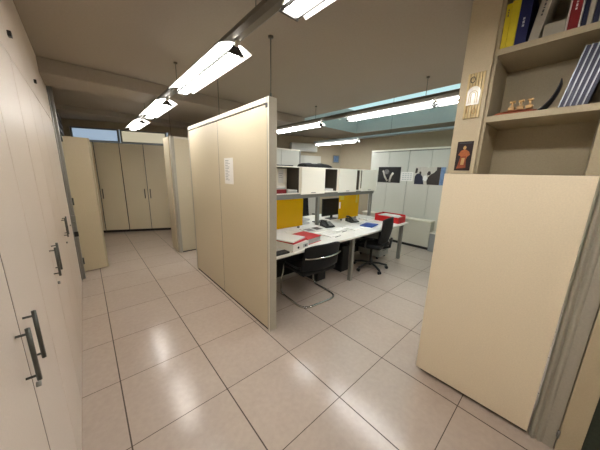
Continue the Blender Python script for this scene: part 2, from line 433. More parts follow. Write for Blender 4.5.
# ------------------------------------------------------------------ second divider
t = thing('divider_partition', 'cream divider with aluminium corner post, farther along the corridor on the right', 'partition', (2.8, 3.54, 0))
P2 = 2.215
obj('corner_post', MB().box(1.235, 3.48, 0, 1.295, 3.585, P2, 'post_grey', bev=.012), None, t)
obj('side_panel', MB().box(1.222, 3.588, .01, 1.25, 3.95, P2-.005, 'cream_laminate', bev=.003), None, t)
x = 1.297
for i in range(5):
    x1 = x+.615
    obj('panel', MB().box(x+.002, 3.50, .02, x1-.002, 3.56, P2-.035, 'cream_laminate' if i < 3 else 'white_laminate', bev=.002), None, t)
    x = x1
obj('top_rail', MB().box(1.297, 3.49, P2-.034, x, 3.57, P2, 'cap_white', bev=.003), None, t)
obj('bottom_rail', MB().box(1.297, 3.505, 0, x, 3.555, .019, 'seam_dark'), None, t)
obj('end_post', MB().box(x+.001, 3.485, 0, x+.03, 3.575, P2, 'aluminium', bev=.004), None, t)
rod(3.55, 1.27, P2+.0005, 'thin rod from the ceiling to the corner of the farther cream divider')

# ------------------------------------------------------------------ bookcase at the right
BX = 1.93; BY0, BY1 = -1.555, -.862; BD = 2.31
t = thing('bookcase', 'tall cream bookcase with open upper shelves and plain lower door at the right', 'bookcase', (2.12, -1.2, 0))
obj('front_stile', MB().box(BX, -1.017, 1.642, BX+.019, BY1, 2.69, 'stile_laminate', bev=.001), None, t)
obj('side_panel', MB().box(BX+.0195, BY1-.02, .0, BD, BY1, 2.69, 'bookcase_laminate', bev=.001), None, t)
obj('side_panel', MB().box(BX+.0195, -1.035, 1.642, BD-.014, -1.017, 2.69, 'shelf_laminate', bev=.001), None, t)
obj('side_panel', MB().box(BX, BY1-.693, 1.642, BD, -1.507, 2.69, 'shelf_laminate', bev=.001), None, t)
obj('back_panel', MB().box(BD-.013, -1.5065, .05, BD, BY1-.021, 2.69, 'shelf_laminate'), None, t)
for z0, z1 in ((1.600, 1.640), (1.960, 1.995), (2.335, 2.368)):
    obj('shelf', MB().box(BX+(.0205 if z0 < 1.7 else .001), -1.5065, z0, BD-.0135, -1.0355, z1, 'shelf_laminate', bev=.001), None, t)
    
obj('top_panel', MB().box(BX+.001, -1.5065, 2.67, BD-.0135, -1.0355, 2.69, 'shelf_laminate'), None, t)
obj('door', MB().box(BX-.018, BY0, .028, BX+.0005, BY1+.010, 1.6395, 'bookcase_laminate', bev=.0015), None, t)
obj('plinth', MB().box(BX+.008, BY0, 0, BX+.0195, BY1-.021, .0265, 'seam_dark'), None, t)
Z1 = 2.369; Z2 = 1.996
def book(y0, y1, h, label, mt, z=Z1, dep=.2, pages=None, lean=0, text=None, name='book', x0=1.952, group=None, cat='book', mark=None):
    """book or binder with spine towards the corridor; y0<y1; lean tilts the top towards -y"""
    t = thing(name, label, cat, (x0+dep/2, (y0+y1)/2, z), 0, group)
    cv = MB()
    th = .0035
    cv.box(x0, y0, z, x0+.004, y1, z+h, mt)
    cv.box(x0+.004, y0, z, x0+dep, y0+th, z+h, mt).box(x0+.004, y1-th, z, x0+dep, y1, z+h, mt)
    pg = MB().box(x0+.006, y0+th+.0003, z+.004, x0+dep-.006, y1-th-.0003, z+h-.006, pages or 'paper')
    parts = [('cover', cv), ('pages', pg)]
    if text:
        tx = MB(); zz = z+h*text[1]
        for i in range(text[2]):
            hh = random.uniform(.006, .014)
            tx.box(x0-.0012, (y0+y1)/2-(y1-y0)*.09, zz, x0-.0002, (y0+y1)/2+(y1-y0)*.09, zz+hh, text[0]); zz += hh+.005
        parts.append(('title', tx))
    if lean:
        for n_, mb in parts: mb.rotate(lean, (x0, y0 if lean > 0 else y1, z), 'X')
        lo = min(v.co.z for n_, mb in parts for v in mb.bm.verts)
        for n_, mb in parts: mb.move((0, 0, z-lo))
    for n_, mb in parts: obj(n_, mb, None, t)
    return t
book(-1.062, -1.0375, .235, 'yellow book at the left end of the top shelf, slightly shorter than its yellow neighbour', 'yellow_book', group='books on the top shelf', text=('navy_dark', .72, 3))
book(-1.100, -1.063, .243, 'taller yellow book on the top shelf, touching the navy book', 'yellow_book', group='books on the top shelf')
book(-1.152, -1.102, .262, 'thick navy blue book on the top shelf between the yellow and the white ones', 'navy', group='books on the top shelf', text=('silver_spine', .35, 3))
book(-1.204, -1.162, .255, 'white book leaning on the top shelf with dark spine lettering', 'cover_grey', group='books on the top shelf', text=('ink', .45, 7), lean=math.radians(8))
book(-1.30, -1.218, .07, 'low pale grey booklet pile on the top shelf beside the leaning white book', 'cover_grey', group='books on the top shelf', dep=.22, x0=1.965)
book(-1.308, -1.303, .235, 'thin white booklet on the top shelf just left of the crimson binder', 'paper', group='books on the top shelf', pages='paper')
book(-1.347, -1.310, .262, 'crimson binder upright on the top shelf', 'dark_red', group='books on the top shelf', text=('paper', .35, 4))
book(-1.354, -1.349, .25, 'thin white booklet on the top shelf just right of the crimson binder', 'paper', group='books on the top shelf', pages='paper')
book(-1.374, -1.357, .25, 'black book on the top shelf right of the crimson binder', 'navy_dark', group='books on the top shelf')
book(-1.393, -1.376, .255, 'grey book on the top shelf right of the black one', 'cover_grey', group='books on the top shelf')
book(-1.414, -1.396, .26, 'dark navy book on the top shelf left of a thin pale booklet', 'navy_dark', group='books on the top shelf')
book(-1.421, -1.416, .25, 'thin pale booklet on the top shelf between two navy books', 'paper', group='books on the top shelf')
book(-1.460, -1.424, .262, 'navy blue book at the right end of the top shelf, cut by the frame edge', 'navy', group='books on the top shelf')
# leaning silver-edged binders on the middle shelf
labs = ['leftmost', 'second from left', 'third from left', 'fourth from left', 'fifth from left']
for i in range(5):
    y1 = -1.345-.0215*i
    ln = math.radians(-6)
    b0 = MB(); 
    t = thing('binder', 'slim navy binder leaning on the middle shelf, %s of the row' % labs[i], 'binder', (2.05, y1, Z2), 0, 'slim navy binders on the middle shelf')
    cov = MB().box(1.947, y1-.0185, Z2, 2.16, y1-.0045, Z2+.285, 'navy_dark')
    sp = MB().box(1.944, y1-.0042, Z2, 2.16, y1, Z2+.285, 'silver_spine', bev=.001)
    for mb in (cov, sp): mb.rotate(math.radians(10), (1.95, y1, Z2), 'X'); mb.move((0, 0, .0035))
    obj('cover', cov, None, t); obj('spine_edge', sp, None, t)
# carved wooden boat-like ornament with three little houses
t = thing('wooden_ornament', 'low dark wooden carving with three small pale figures on the middle shelf', 'ornament', (1.98, -1.19, Z2))
hull = MB()
def hf(u, v):
    y = -1.065-.20*u; x = 1.958+.06*v
    return (x, y, Z2+.0055+.022*math.sin(PI*u)**.5*(1-.3*abs(2*v-1)))
hull.grid(hf, 18, 6, th=.004, mt='wood_dark')
hull.box(1.954, -1.262, Z2+.001, 2.02, -1.07, Z2+.012, 'wood_dark', bev=.004)
obj('base', hull, None, t)
for k, y in enumerate((-1.145, -1.185, -1.225)):
    f = MB().box(1.964, y-.015, Z2+.024, 1.998, y+.015, Z2+.042, 'wood_light', bev=.002)
    f.box(1.975, y-.005, Z2+.042, 1.987, y+.005, Z2+.068, 'wood_light', bev=.002)
    f.box(1.972, y-.013, Z2+.066, 1.992, y+.013, Z2+.078, 'wood_light', bev=.003)
    obj('figure', f, None, t)
# curved dark folder sagging against the binders
t = MB()
def cf(u, v):
    a = u*math.radians(80)
    return (2.035+.13*v, -1.215-.118*math.sin(a), Z2+.0065+.20*(1-math.cos(a)))
t.grid(cf, 16, 3, th=.004, mt='ink')
tag(obj('bent_folder', t), 'dark grey folder bent into a curve, leaning on the slim navy binders', 'folder')
# ceramic / bamboo plaque hanging on the stile
t = thing('hanging_plaque', 'pale bamboo plaque with a glossy key panel hanging on the bookcase stile', 'plaque', (1.92, -.95, 1.99))
b0 = MB()
for i in range(6):
    y = -.905-.0155*i
    b0.box(1.9195, y-.014, 1.995, 1.9295, y, 2.265, 'bamboo', bev=.003)
obj('backing', b0, None, t)
gp = [(-.985, 2.075), (-.915, 2.075)] + [(-.95+.035*math.cos(a), 2.150+.035*math.sin(a)) for a in [PI*i/12 for i in range(13)]]
obj('glossy_panel', MB().prism(gp, 1.914, 1.919, 'X', 'gloss_white'), None, t)
ar = MB()
for rr in (.012, .022): ar.tube([(1.9125, -.95+rr, 2.085)]+[(1.9125, -.95+rr*math.cos(a), 2.135+rr*math.sin(a)) for a in [PI*i/10 for i in range(11)]]+[(1.9125, -.95-rr, 2.085)], .0018, 'bamboo', n=6)
obj('arch_relief', ar, None, t)
h = MB()
h.tube([(1.915, -.935-.012*math.cos(a), 2.225+.017*math.sin(a)) for a in [2*PI*i/14 for i in range(14)]], .0022, 'handle_metal', closed=True)
h.tube([(1.915, -.965-.010*math.cos(a), 2.035+.015*math.sin(a)) for a in [2*PI*i/14 for i in range(14)]], .0022, 'wood_light', closed=True)
h.tube([(1.915, -.925, 2.03), (1.915, -.925, 2.07), (1.915, -.945, 2.075)], .0022, 'wood_light')
obj('ring', h, None, t)
# small dark picture card
t = thing('picture_card', 'small dark picture card with a warm-toned figure on the bookcase stile', 'card', (1.928, -.95, 1.66))
cd = MB().box(1.9265, -.994, 1.662, 1.9296, -.902, 1.852, 'card_dark', bev=.001)
obj('card', cd, None, t)
def cflat(pts, mt, off): fg.prism([(y, z) for y, z in pts], 1.9265-off, 1.9264, 'X', mt)
fg = MB()
cflat([(-.938, 1.808), (-.942, 1.822), (-.951, 1.824), (-.957, 1.814), (-.954, 1.802), (-.944, 1.799)], 'wood_light', .0008)
cflat([(-.915, 1.765), (-.928, 1.792), (-.944, 1.799), (-.958, 1.798), (-.976, 1.785), (-.983, 1.765), (-.968, 1.750), (-.965, 1.735), (-.932, 1.735), (-.930, 1.757)], 'skin_warm', .0006)
cflat([(-.930, 1.755), (-.962, 1.757), (-.966, 1.715), (-.970, 1.68), (-.915, 1.675), (-.922, 1.71)], 'wood_dark', .0007)
cflat([(-.938, 1.745), (-.957, 1.745), (-.955, 1.70), (-.935, 1.70)], 'wood_light', .0009)
fg.box(1.9258, -.985, 1.838, 1.9264, -.912, 1.844, 'ink')
obj('printed_figure', fg, None, t)

# aluminium jamb beside the bookcase, then a door frame and a dark green leaf
pf = [(BX-.012+.0, -1.566)]
pts = []
for y0, wd, d in ((-1.567, .03, .016), (-1.600, .028, .009), (-1.628, .047, .003)):
    n = 8
    for i in range(n+1):
        a = PI*i/n
        pts.append((BX+.03-.03-d*math.sin(a), y0-wd*i/n))
prof = pts + [(BX+.06, -1.675), (BX+.06, -1.567)]
j = MB().prism(prof, 0, H-.002, 'Z', 'jamb_profile')
jb = struct('trim_5', j)
t = MB().box(BX-.004, -1.772, .004, BX+.03, -1.681, H-.003, 'stile_laminate', bev=.002)
dj = struct('door_2', t)
hg = MB()
for z in (.10, 1.2, 2.2):
    hg.cyl((BX-.012, -1.678, z), (BX-.012, -1.678, z+.05), .0065, 'aluminium')
obj('hinge', hg, None, dj)
d3 = struct('door_3', MB().box(BX+.01, -2.74, .006, BX+.05, -1.775, H-.003, 'green_door', bev=.002))
struct('wall_side', MB().box(BX+.005, -3.19, 0, BX+.045, -2.745, H-.002), 'paint_wall')

# ------------------------------------------------------------------ ceiling lamps and their tracks
def luminaire(x, y0, y1, z, label):
    t = thing('ceiling_lamp', label, 'lamp', (x, (y0+y1)/2, z), 0, 'suspended fluorescent lamps')
    W = .118; n = 18
    outer = []; inner = []
    for i in range(n+1):
        a = -1+2*i/n
        zz = z+.036*(1-abs(a)**1.8)
        outer.append((x+W*a, zz+.004)); inner.append((x+W*a, zz))
    obj('reflector', MB().prism(outer+inner[::-1], y0, y1, 'Y', 'lamp_reflector', False), None, t)
    # central trough: bright flat diffuser below, paler flanks, dark lips along both lower edges
    a, b_ = y0+.012, y1-.012
    obj('diffuser', MB().box(x-.043, a, z-.018, x+.043, b_, z-.012, 'lamp_tube_cool' if x > 2 else 'lamp_tube'), None, t)
    fl = MB()
    for s_ in (-1, 1):
        fl.prism([(x+s_*.010, z+.030), (x+s_*.013, z+.031), (x+s_*.049, z-.010), (x+s_*.046, z-.011)], a, b_, 'Y', 'lamp_flank_cool' if x > 2 else 'lamp_flank')
    obj('flank', fl, None, t)
    lp = MB()
    for s_ in (-1, 1):
        lp.box(x+s_*.0435, a, z-.028, x+s_*.052, b_, z-.0115, 'lamp_cap')
        lp.box(x+s_*.080, y0+.001, z+.012, x+s_*.083, y1-.001, z+.017, 'paper_grey')
    obj('trim_strip', lp, None, t)
    for p, q in ((y0-.001, y0+.0115), (y1-.0115, y1+.001)):
        cap = MB().prism([(x-.010, z+.034), (x-.060, z-.030), (x+.060, z-.030), (x+.010, z+.034)], p, q, 'Y', 'lamp_cap')
        obj('end_cap', cap, None, t)
    for p, q in ((y0-.03, y0-.0015), (y1+.0015, y1+.03)): obj('connector', MB().cyl((x, p, z+.03), (x, q, z+.03), .016, 'cap_white'), None, t)
    return t
def track(x, y0, y1, z, label, mt='track_grey', rods=()):
    t = thing('lamp_track', label, 'track', (x, (y0+y1)/2, z), 0, 'suspended lamp tracks')
    pr = [(x-.04, z+.048), (x-.045, z+.018), (x-.02, z), (x+.02, z), (x+.045, z+.018), (x+.04, z+.048)]
    obj('profile', MB().prism(pr, y0, y1, 'Y', mt), None, t)
    for ry in rods:
        obj('rod', MB().cyl((x, ry, z+.0485), (x, ry, H-.012 if not (SX0 < x < SX1) else 3.24), .003, 'handle_metal', n=8).cyl((x, ry, H-.014 if not (SX0 < x < SX1) else 3.235), (x, ry, H-.001 if not (SX0 < x < SX1) else 3.251), .018, mt), None, t)
    return t
ZL = 2.40; ZT = ZL+.0475
XT = (.835, 2.985, 5.02)
track(XT[0], -3.17, 4.75, ZT, 'dark suspended track running down the corridor above the lamps', rods=(-2.2, -.1, 1.46, 3.2))
spec = [(-3.12, -2.02, 'corridor lamp behind the viewpoint'), (-1.585, -.395, 'corridor lamp nearest the viewpoint, cut by the top of the frame'),
        (.15, 1.34, 'large bright corridor lamp left of the tall divider'), (1.90, 3.03, 'corridor lamp between the large bright one and the farthest one'),
        (3.52, 4.62, 'farthest and smallest lamp of the corridor')]
for a, b_, lab in spec: luminaire(XT[0], a, b_, ZL, lab)
track(XT[1], -1.5, 4.4, ZT, 'dark suspended track over the desks in front of the roof light', rods=(-.2, 1.55))
for a, b_, lab in ((-1.50, -.335, 'lamp of the desk track at the right, partly behind the bookcase'), (-.30, .86, 'long bright lamp of the desk track in front of the roof light'), (1.42, 2.62, 'lamp of the desk track just right of the tall divider')):
    luminaire(XT[1], a, b_, ZL, lab)
track(XT[2], -1.5, 3.6, ZT, 'pale suspended track farthest from the viewpoint, below the roof light', 'track_skylit', rods=(-.1, 1.3))
luminaire(XT[2], 2.15, 3.50, ZL, 'small far lamp above the storage boxes, on the pale track')

# ------------------------------------------------------------------ desks
t = thing('bench_desk', 'long white double bench desk with grey metal legs', 'desk', (3.0, 1.3, 0))
DX0, DX1, DY0, DY1, DZ = 1.36, 4.52, .475, 2.12, .74
obj('desktop', MB().box(DX0, DY0, DZ-.028, DX0+1.579, 1.30, DZ, 'desk_white', bev=.003), None, t)
obj('desktop', MB().box(DX0+1.581, DY0, DZ-.028, DX1, 1.30, DZ, 'desk_white', bev=.003), None, t)
obj('desktop', MB().box(DX0, 1.304, DZ-.028, DX1, DY1, DZ, 'desk_white', bev=.003), None, t)
obj('frame_beam', MB().box(DX0+.1, .56, DZ-.075, DX1-.09, .60, DZ-.029, 'grey_metal', bev=.003).box(DX0+.1, 2.0, DZ-.075, DX1-.09, 2.04, DZ-.029, 'grey_metal', bev=.003), None, t)
for x in (DX0+.02, 2.86, 4.43):
    for y in (.545, 2.02):
        obj('leg', MB().box(x, y, 0, x+.06, y+.06, DZ-.0295, 'grey_metal', bev=.008), None, t)
obj('modesty_panel', MB().box(DX0+.1, 1.28, .04, DX1-.1, 1.298, DZ-.029, 'black'), None, t)
# overhead beam with posts
t = thing('overhead_frame', 'grey metal beam on posts standing on the white desk, carrying the storage boxes', 'frame', (3.0, 1.36, DZ))
obj('beam', MB().box(1.40, 1.335, 1.225, 4.62, 1.405, 1.30, 'grey_metal', bev=.006), None, t)
for x in (1.45, 2.90, 4.53):
    obj('post', MB().box(x, 1.342, DZ+.0005, x+.055, 1.398, 1.2245, 'grey_metal', bev=.006), None, t)
# storage boxes with sliding doors
HZ0, HZ1 = 1.3015, 1.712
def hutch(x0, x1, dx0, dx1, label, lid=False):
    t = thing('storage_box', label, 'cabinet', ((x0+x1)/2, 1.48, HZ0), 0, 'open storage boxes above the desks')
    c = MB(); th = .016; ya, yb = 1.31, 1.64
    c.box(x0, ya, HZ0, x1, yb, HZ0+th, 'hutch_white', bev=.001).box(x0, ya, HZ1-th, x1, yb, HZ1, 'hutch_white', bev=.001)
    c.box(x0, ya, HZ0+th, x0+th, yb, HZ1-th, 'hutch_white').box(x1-th, ya, HZ0+th, x1, yb, HZ1-th, 'hutch_white')
    obj('carcass', c, None, t)
    ia, ib = x0+th+.0003, x1-th-.0003
    obj('shade_lining', MB().box(ia, yb-.012, HZ0+th+.0003, ib, yb-.001, HZ1-th-.0003, 'hutch_shade').box(ia, ya+.012, HZ0+th+.0003, ia+.003, yb-.0125, HZ1-th-.0003, 'hutch_shade').box(ib-.003, ya+.012, HZ0+th+.0003, ib, yb-.0125, HZ1-th-.0003, 'hutch_shade').box(ia+.0033, ya+.012, HZ1-th-.004, ib-.0033, yb-.0125, HZ1-th-.0003, 'hutch_shade'), None, t)  # dark sheets paint the shade on the inner faces
    fy = 1.290 if x0 > 2 else 1.565; zi = 0 if x0 > 2 else .03
    d = obj('sliding_door', MB().box(dx0, fy, HZ0-.012+zi, dx1, fy+.016, HZ1-.004-zi, 'hutch_white', bev=.002), None, t)
    if x0 > 2: obj('finger_pull', MB().box((dx0+dx1)/2-.05, 1.2865, HZ0+.006, (dx0+dx1)/2+.05, 1.2895, HZ0+.016, 'grey_metal'), None, d)
    return t
hutch(1.42, 2.46, 1.45, 2.405, 'white open storage box beside the tall divider, with a white sheet taped inside')
hutch(2.465, 3.36, 2.47, 3.005, 'white storage box in the middle of the row, its sliding door below the black bag')
hutch(3.365, 4.04, 3.37, 3.90, 'white storage box over the second yellow screen')
hutch(4.045, 4.64, 4.085, 4.63, 'white storage box at the right end of the row, nearest the white wall cabinets')
pp = MB().box(2.23, 1.5628, 1.46, 2.33, 1.5642, 1.655, 'paper').box(2.245, 1.5623, 1.60, 2.315, 1.5628, 1.604, 'ink').box(2.245, 1.5623, 1.57, 2.305, 1.5628, 1.574, 'ink').box(2.245, 1.5623, 1.54, 2.315, 1.5628, 1.544, 'ink')
tag(obj('taped_sheet', pp), 'small white sheet taped inside the storage box beside the tall divider', 'paper')
# contents
zb = HZ0+.0165
tag(obj('binder', MB().box(1.97, 1.315, zb, 2.20, 1.55, zb+.06, 'dark_red', bev=.004)), 'dark red binder lying in the storage box beside the tall divider', 'binder')
tag(obj('paper_stack', MB().box(1.98, 1.325, zb+.0605, 2.19, 1.55, zb+.082, 'paper_grey', bev=.002).box(1.985, 1.32, zb+.0825, 2.18, 1.545, zb+.096, 'paper', bev=.002)), 'grey and white papers lying on the dark red binder', 'papers')
tag(obj('paper_stack', MB().box(2.225, 1.33, zb, 2.425, 1.55, zb+.03, 'paper_grey', bev=.002).box(2.23, 1.325, zb+.0303, 2.42, 1.545, zb+.045, 'paper', bev=.002)), 'stack of papers right of the dark red binder', 'papers')
tag(obj('paper_stack', MB().box(3.07, 1.34, zb, 3.28, 1.6, zb+.035, 'paper', bev=.002).box(3.05, 1.33, zb+.0353, 3.27, 1.58, zb+.045, 'paper_grey', bev=.002)), 'white paper stack in the open middle storage box', 'papers')
bag = MB()
def bf(u, v):
    return (2.62+.66*u, 1.36+.24*v, HZ1+.004+.066*(max(0, math.sin(PI*u))**.12)*(max(0, math.sin(PI*v))**.3)*(1+.10*math.sin(11*u)+.05*math.sin(31*u)))
bag.grid(bf, 30, 10, th=.001, mt='black_fabric').box(2.66, 1.38, HZ1+.0005, 3.24, 1.58, HZ1+.03, 'black_fabric', bev=.01)
tag(obj('soft_bag', bag), 'flat black fabric bag lying on top of the storage boxes', 'bag')
tag(obj('flat_folder', MB().box(2.06, 1.38, HZ1+.0005, 2.38, 1.58, HZ1+.018, 'black', bev=.004)), 'thin black folder lying on the storage box beside the tall divider', 'folder')
# yellow screens
for x0, x1, lab in ((1.62, 2.585, 'yellow translucent desk screen beside the tall divider'), (3.50, 4.14, 'yellow translucent desk screen with sticky notes, right of the black monitor')):
    t = thing('desk_screen', lab, 'screen', ((x0+x1)/2, 1.37, DZ), 0, 'yellow desk screens')
    obj('panel', MB().box(x0, 1.365, DZ+.035, x1, 1.373, 1.222, 'yellow_acrylic', bev=.002), None, t)
    for x in (x0+.08, x1-.1): obj('foot', MB().box(x, 1.355, DZ+.0005, x+.03, 1.383, DZ+.035, 'grey_metal', bev=.002), None, t)
for i, (x, z, mt, lab) in enumerate(((3.53, 1.14, 'yellow_book', 'yellow sticky note at the top left of the second yellow screen'), (4.02, 1.06, 'yellow_book', 'yellow sticky note at the right edge of the second yellow screen'), (3.505, .98, 'paper', 'white slip stuck to the left edge of the second yellow screen'))):
    ww, hh = ((.11, .08), (.06, .16), (.04, .12))[i]
    tag(obj('sticky_note', MB().box(x, 1.3625, z, x+ww, 1.3642, z+hh, mt)), lab, 'note')
# ------------------------------------------------------------------ desk items
def rotbox(mb, ang, c): return mb.rotate(math.radians(ang), (*c, 0))
zz = DZ+.0008
# white lever-arch box with folder on it
t = thing('box_file', 'white box file with round finger holes on the desk corner, under a red folder', 'box', (1.78, .62, DZ))
bx = MB().box(1.62, .50, zz, 1.90, .80, zz+.085, 'paper', bev=.003)
bx.cyl((1.71, .4995, zz+.04), (1.71, .4935, zz+.04), .014, 'black').cyl((1.84, .4995, zz+.04), (1.84, .4935, zz+.04), .014, 'ink')
bx.box(1.80, .496, zz+.02, 1.88, .4998, zz+.06, 'paper_grey')
obj('body', rotbox(bx, 8, (1.78, .62)), None, t)
t = thing('paper_folder', 'red folder full of white papers lying askew on the white box file', 'folder', (1.78, .68, DZ+.08))
a = MB().box(1.62, .52, zz+.088, 1.90, .86, zz+.108, 'red', bev=.003); obj('cover', rotbox(a, 14, (1.78, .62)), None, t)
a = MB().box(1.60, .535, zz+.1085, 1.885, .87, zz+.124, 'paper', bev=.002); obj('papers', rotbox(a, 18, (1.78, .62)), None, t)
t = thing('lever_binder', 'bright red binder lying flat on the desk to the right of the white box file', 'binder', (2.08, .75, DZ))
def rb(*q, **k): return rotbox(MB().box(*q, **k), 8, (2.08, .75))
obj('cover', rb(1.94, .60, zz+.070, 2.235, .92, zz+.075, 'red', bev=.001), None, t)
obj('back_cover', rb(1.94, .60, zz, 2.235, .92, zz+.004, 'red', bev=.001), None, t)
obj('spine', rb(1.937, .60, zz+.0042, 1.941, .92, zz+.0698, 'dark_red'), None, t)
obj('papers', rb(1.945, .612, zz+.0045, 2.228, .91, zz+.0697, 'paper_grey'), None, t)
# papers near divider
tag(obj('loose_papers', MB().box(1.38, .62, zz, 1.575, .98, zz+.02, 'paper', bev=.002).box(1.39, .60, zz+.0203, 1.57, .90, zz+.028, 'paper', bev=.002)), 'pile of white papers on the desk edge beside the tall divider', 'papers')
tag(obj('tablet_folder', MB().box(1.40, .488, zz, 1.60, .585, zz+.02, 'black', bev=.004)), 'black folder at the desk corner in front of the pile of white papers', 'folder')
cs = MB()
def pf2(u, v): return (1.98+.30*u+.1*v, 1.02+.21*v-.04*u, zz+.008+.05*(1-u)**3)
cs.grid(pf2, 14, 4, th=.0012, mt='paper')
tag(obj('curled_sheets', cs), 'white sheets with a curled corner behind the red folder', 'papers')
t = thing('magazine', 'open magazine with dark pictures on the desk in front of the left phone', 'magazine', (2.6, 1.15, DZ))
def rm(*q, **k): return rotbox(MB().box(*q, **k), -6, (2.6, 1.15))
obj('pages', rm(2.42, 1.0, zz, 2.78, 1.26, zz+.012, 'paper', bev=.002), None, t)
pc = MB().box(2.45, 1.05, zz+.0122, 2.58, 1.20, zz+.0128, 'photo_grey').box(2.62, 1.06, zz+.0122, 2.75, 1.22, zz+.0128, 'photo_brown')
obj('picture', rotbox(pc, -6, (2.6, 1.15)), None, t)
def phone(x, y, rz, label):
    t = thing('desk_phone', label, 'phone', (x, y, DZ), math.radians(rz), 'desk phones')
    obj('body', MB().prism([(-.10, .001), (.10, .001), (.10, .06), (.06, .07), (-.10, .02)], -.09, .09, 'X', 'black_plastic'), None, t, world=False)
    hs = MB().tube([(-.06, -.09, .052), (-.06, -.05, .085), (-.06, 0, .094), (-.06, .05, .099), (-.06, .09, .085)], .014, 'black_plastic')
    hs.ball((-.06, -.09, .05), .024, 'black_plastic', (1, 1, .8)).ball((-.06, .085, .088), .024, 'black_plastic', (1, 1, .8))
    obj('handset', hs, None, t, world=False)
    k = MB()
    for i in range(3):
        for j_ in range(4): k.box(.0+.027*i, -.075+.027*j_, .030+.0105*j_, .018+.027*i, -.06+.027*j_, .0355+.0105*j_+.004, 'paper_grey')
    obj('keys', k, None, t, world=False)
phone(2.98, 1.17, -15, 'black desk phone left of the open documents')
phone(3.68, 1.17, -20, 'black desk phone in front of the second yellow screen')
def doc(x0, y0, x1, y1, ang, label, n=3, h=.014, mt='paper'):
    c = ((x0+x1)/2, (y0+y1)/2)
    d = MB().box(x0, y0, zz, x1, y1, zz+h, mt, bev=.001)
    for i in range(n):
        y = y1-.03-i*(y1-y0-.05)/n
        d.box(x0+.02, y, zz+h+.0002, x0+.02+(x1-x0-.05)*random.uniform(.6, 1), y+.005, zz+h+.0008, 'paper_grey')
    return tag(obj('document', rotbox(d, ang, c)), label, 'document')
doc(2.46, .66, 2.74, .90, 6, 'white document nearest the desk edge, left of the other')
doc(2.77, .80, 3.05, 1.02, 6, 'white document just right of the left phone')
doc(3.10, .70, 3.42, .96, 3, 'wide white document on the right half of the desk, left of the blue folder')
for x, y, a, lab in ((2.60, .62, 6, 'dark pen along the front edge of the nearest document'), (2.92, .755, 6, 'dark pen between the documents on the desk')):
    p = MB().cyl((x-.07, y, zz+.005), (x+.06, y, zz+.005), .004, 'black_plastic', n=10).cyl((x+.06, y, zz+.005), (x+.072, y, zz+.005), .004, 'aluminium', r2=.001, n=10)
    tag(obj('pen', rotbox(p, a, (x, y))), lab, 'pen', 'pens on the desk')
tag(obj('blue_folder', rotbox(MB().box(3.50, .68, zz, 3.82, .90, zz+.014, 'blue', bev=.003), 12, (3.66, .8))), 'bright blue folder on the desk behind the black office chair', 'folder')
doc(3.98, 1.05, 4.26, 1.24, 0, 'stack of white papers between the second yellow screen and the red tray', 4, .03)
doc(3.62, .93, 3.95, 1.06, 5, 'white papers right behind the blue folder', 3, .006)
# red tray box
t = thing('document_tray', 'bright red box tray with papers on the right end of the desk', 'tray', (4.36, .80, DZ))
tr_ = MB(); x0, x1, y0, y1, hh = 4.22, 4.49, .53, 1.02, .135
tr_.box(x0, y0, zz, x1, y1, zz+.006, 'red')
tr_.box(x0, y0, zz+.006, x1, y0+.006, zz+.12, 'red').box(x0, y1-.006, zz+.006, x1, y1, zz+hh, 'red')
tr_.box(x0, y0+.006, zz+.006, x0+.006, y1-.006, zz+.11, 'red').box(x1-.006, y0+.006, zz+.006, x1, y1-.006, zz+hh+.01, 'red')
obj('tray', tr_, None, t)
obj('papers', MB().box(x0+.02, y0+.03, zz+.0065, x1-.02, y1-.03, zz+.105, 'paper', bev=.003).box(x0+.04, y0+.08, zz+.1053, x1-.05, y1-.10, zz+.13, 'paper', bev=.003), None, t)
# monitor seen behind the overhead frame
def monitor(x, y, rz, label, w_=.50, h_=.30):
    t = thing('monitor', label, 'monitor', (x, y, DZ), math.radians(rz))
    obj('stand', MB().box(-.11, -.08, .001, .11, .08, .014, 'black_plastic', bev=.004).box(-.025, -.01, .014, .025, .015, .16, 'black_plastic', bev=.003), None, t, world=False)
    obj('screen_housing', MB().box(-w_/2, -.03, .07, w_/2, -.002, .07+h_, 'black_plastic', bev=.006), None, t, world=False)
    obj('screen', MB().box(-w_/2+.015, -.0315, .088, w_/2-.015, -.0303, .07+h_-.012, 'black'), None, t, world=False)
monitor(3.60, 1.62, 0, 'black monitor between the middle post and the second yellow screen', .60, .34)
# keyboard and mouse in front of the monitor on the far side
kb = MB().box(3.02, 1.46, zz, 3.30, 1.58, zz+.018, 'black_plastic', bev=.004)
tag(obj('keyboard', kb), 'dark keyboard on the far side of the desk behind the middle post', 'keyboard')
tag(obj('paper_tray', MB().box(2.62, 1.50, zz, 2.88, 1.78, zz+.03, 'paper_grey', bev=.004).box(2.62, 1.50, zz+.06, 2.88, 1.78, zz+.09, 'paper_grey', bev=.004).box(2.62, 1.772, zz+.03, 2.88, 1.78, zz+.06, 'paper_grey')), 'grey letter tray behind the post, left of the black monitor', 'tray')
tag(obj('flat_device', MB().box(2.10, 1.90, zz, 2.30, 2.10, zz+.02, 'paper_grey', bev=.003)), 'flat grey device at the back of the desk behind the first yellow screen', 'device')

# ------------------------------------------------------------------ chairs
def bez(p0, p1, p2, n=8):
    p0, p1, p2 = map(Vector, (p0, p1, p2))
    return [((1-u)**2)*p0+2*u*(1-u)*p1+u*u*p2 for u in [i/n for i in range(n+1)]]
